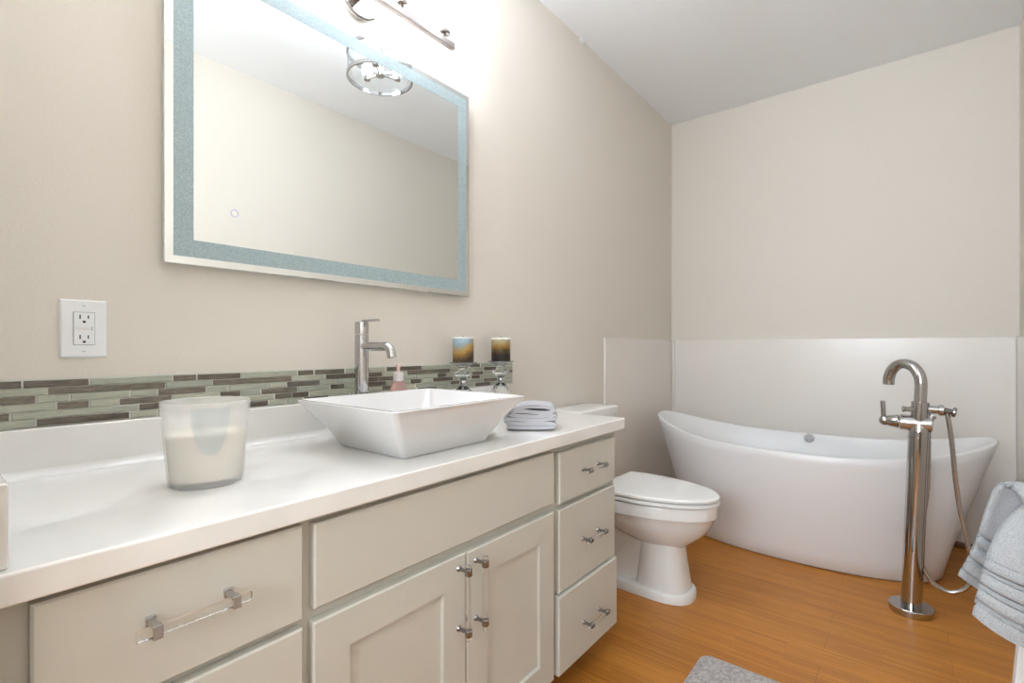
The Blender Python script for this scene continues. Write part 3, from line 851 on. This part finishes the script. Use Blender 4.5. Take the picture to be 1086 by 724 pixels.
terry = M('grey_terry', (190, 191, 192), 0.95, Sheen_Weight=0.3)
v = terry.coord()
tn = terry.noise(v, 420, 3, .7); terry.bump(tn, 0.9, 0.004)
terry.base(terry.ramp(tn, [(0.3, (158, 160, 162)), (0.7, (206, 207, 208))]))
def gpt(px, py, t):
    u = (px - 543) / F; c, s = math.cos(TH), math.sin(TH)
    return Vector((t * (c + u * s), CAM_Y + t * (s - u * c), CAM_H + t * (HZ - py) / F))
edge = [(1033, 652, 1.00), (1036, 640, 1.00), (1040, 622, 1.00), (1045, 602, 1.005), (1051, 582, 1.01), (1060, 562, 1.02), (1074, 544, 1.035), (1087, 534, 1.06),
        (1086, 528, 1.085), (1078, 518, 1.105), (1066, 511, 1.125), (1056, 518, 1.14), (1048, 536, 1.15), (1042, 556, 1.152), (1036, 574, 1.154), (1028, 592, 1.155), (1021, 604, 1.155), (1018, 611, 1.155)]
E_ = smooth_path([gpt(*e) for e in edge], 14)
ns = len(E_); nw = 26
# arclength
arc = [0]
for a, b in zip(E_, E_[1:]): arc.append(arc[-1] + (b - a).length)
LT = arc[-1]
bm = N(); grid = []
def bandh(d):     # raised woven bands near each hem, d = distance from the hem
    for c0 in (.030, .062, .094):
        if abs(d - c0) < .0085: return -.004
    return .004 if d < .115 else 0.0
cen = Vector((1.515, 0, .62))
for i, p in enumerate(E_):
    row = []
    d = min(arc[i], LT - arc[i]); near = arc[i] < LT / 2
    hang = max(0.0, 1 - d / .30)
    t = (E_[min(i + 1, ns - 1)] - E_[max(i - 1, 0)]); nrm = Vector((-t.z, 0, t.x)).normalized()
    if nrm.dot(Vector((p.x - 1.515, 0, p.z - .62))) < 0: nrm = -nrm
    for j in range(nw):
        f = j / (nw - 1); y = p.y + (-1.745 - p.y) * f
        q = Vector((p.x, y, p.z))
        q.z -= .055 * hang * (1 - math.exp(-5 * f)) + (0.0 if d > .30 else 0)
        # rounded left edge of the folded towel
        edge_r = max(0.0, 1 - f / .09)
        q += nrm * (bandh(d) - .010 * edge_r ** 2)
        q += nrm * .006 * math.sin(f * 9 + (0 if near else 1.3)) * hang
        row.append(q)
    grid.append(row)
vg = [[bm.verts.new(q) for q in row] for row in grid]
for a, b in zip(vg, vg[1:]):
    for j in range(nw - 1): face(bm, [a[j], a[j + 1], b[j + 1], b[j]])
tw = ob('bath_towel', bm, terry, origin=(1.515, -1.6, RZ), angle=80)
s_ = tw.modifiers.new('thickness', 'SOLIDIFY'); s_.thickness = .014; s_.offset = 0
tag(tw, 'thick pale grey terry bath towel draped over white stand at right edge', 'towel')

# ------------------------------------------------------------------ bath mat
matm = M('grey_bath_mat', (196, 190, 188), 0.95)
v = matm.coord(); n1 = matm.noise(v, 90, 4, .7); matm.base(matm.ramp(n1, [(0.35, (160, 152, 150)), (0.65, (214, 208, 204))])); matm.bump(n1, 1.0, .01)
bm = N(); x0, x1, y0, y1, r = 1.05, 1.700, -1.26, -.785, .035
def rrect(d, z):
    out = []
    for k_, (cx_, cy_) in enumerate(((x1 - r, y1 - r), (x0 + r, y1 - r), (x0 + r, y0 + r), (x1 - r, y0 + r))):
        for i in range(7):
            a = math.pi / 2 * (k_ + i / 6); out.append(V(cx_ + (r - d) * math.cos(a), cy_ + (r - d) * math.sin(a), z))
    return out
loft(bm, [rrect(0, .0005), rrect(-.003, .006), rrect(0, .013), rrect(.012, .017), rrect(.03, .018)])
tag(ob('bath_mat', bm, matm, origin=(1.37, -1.02, 0)), 'small grey bath mat lying on bamboo floor in front of vanity', 'bath mat')
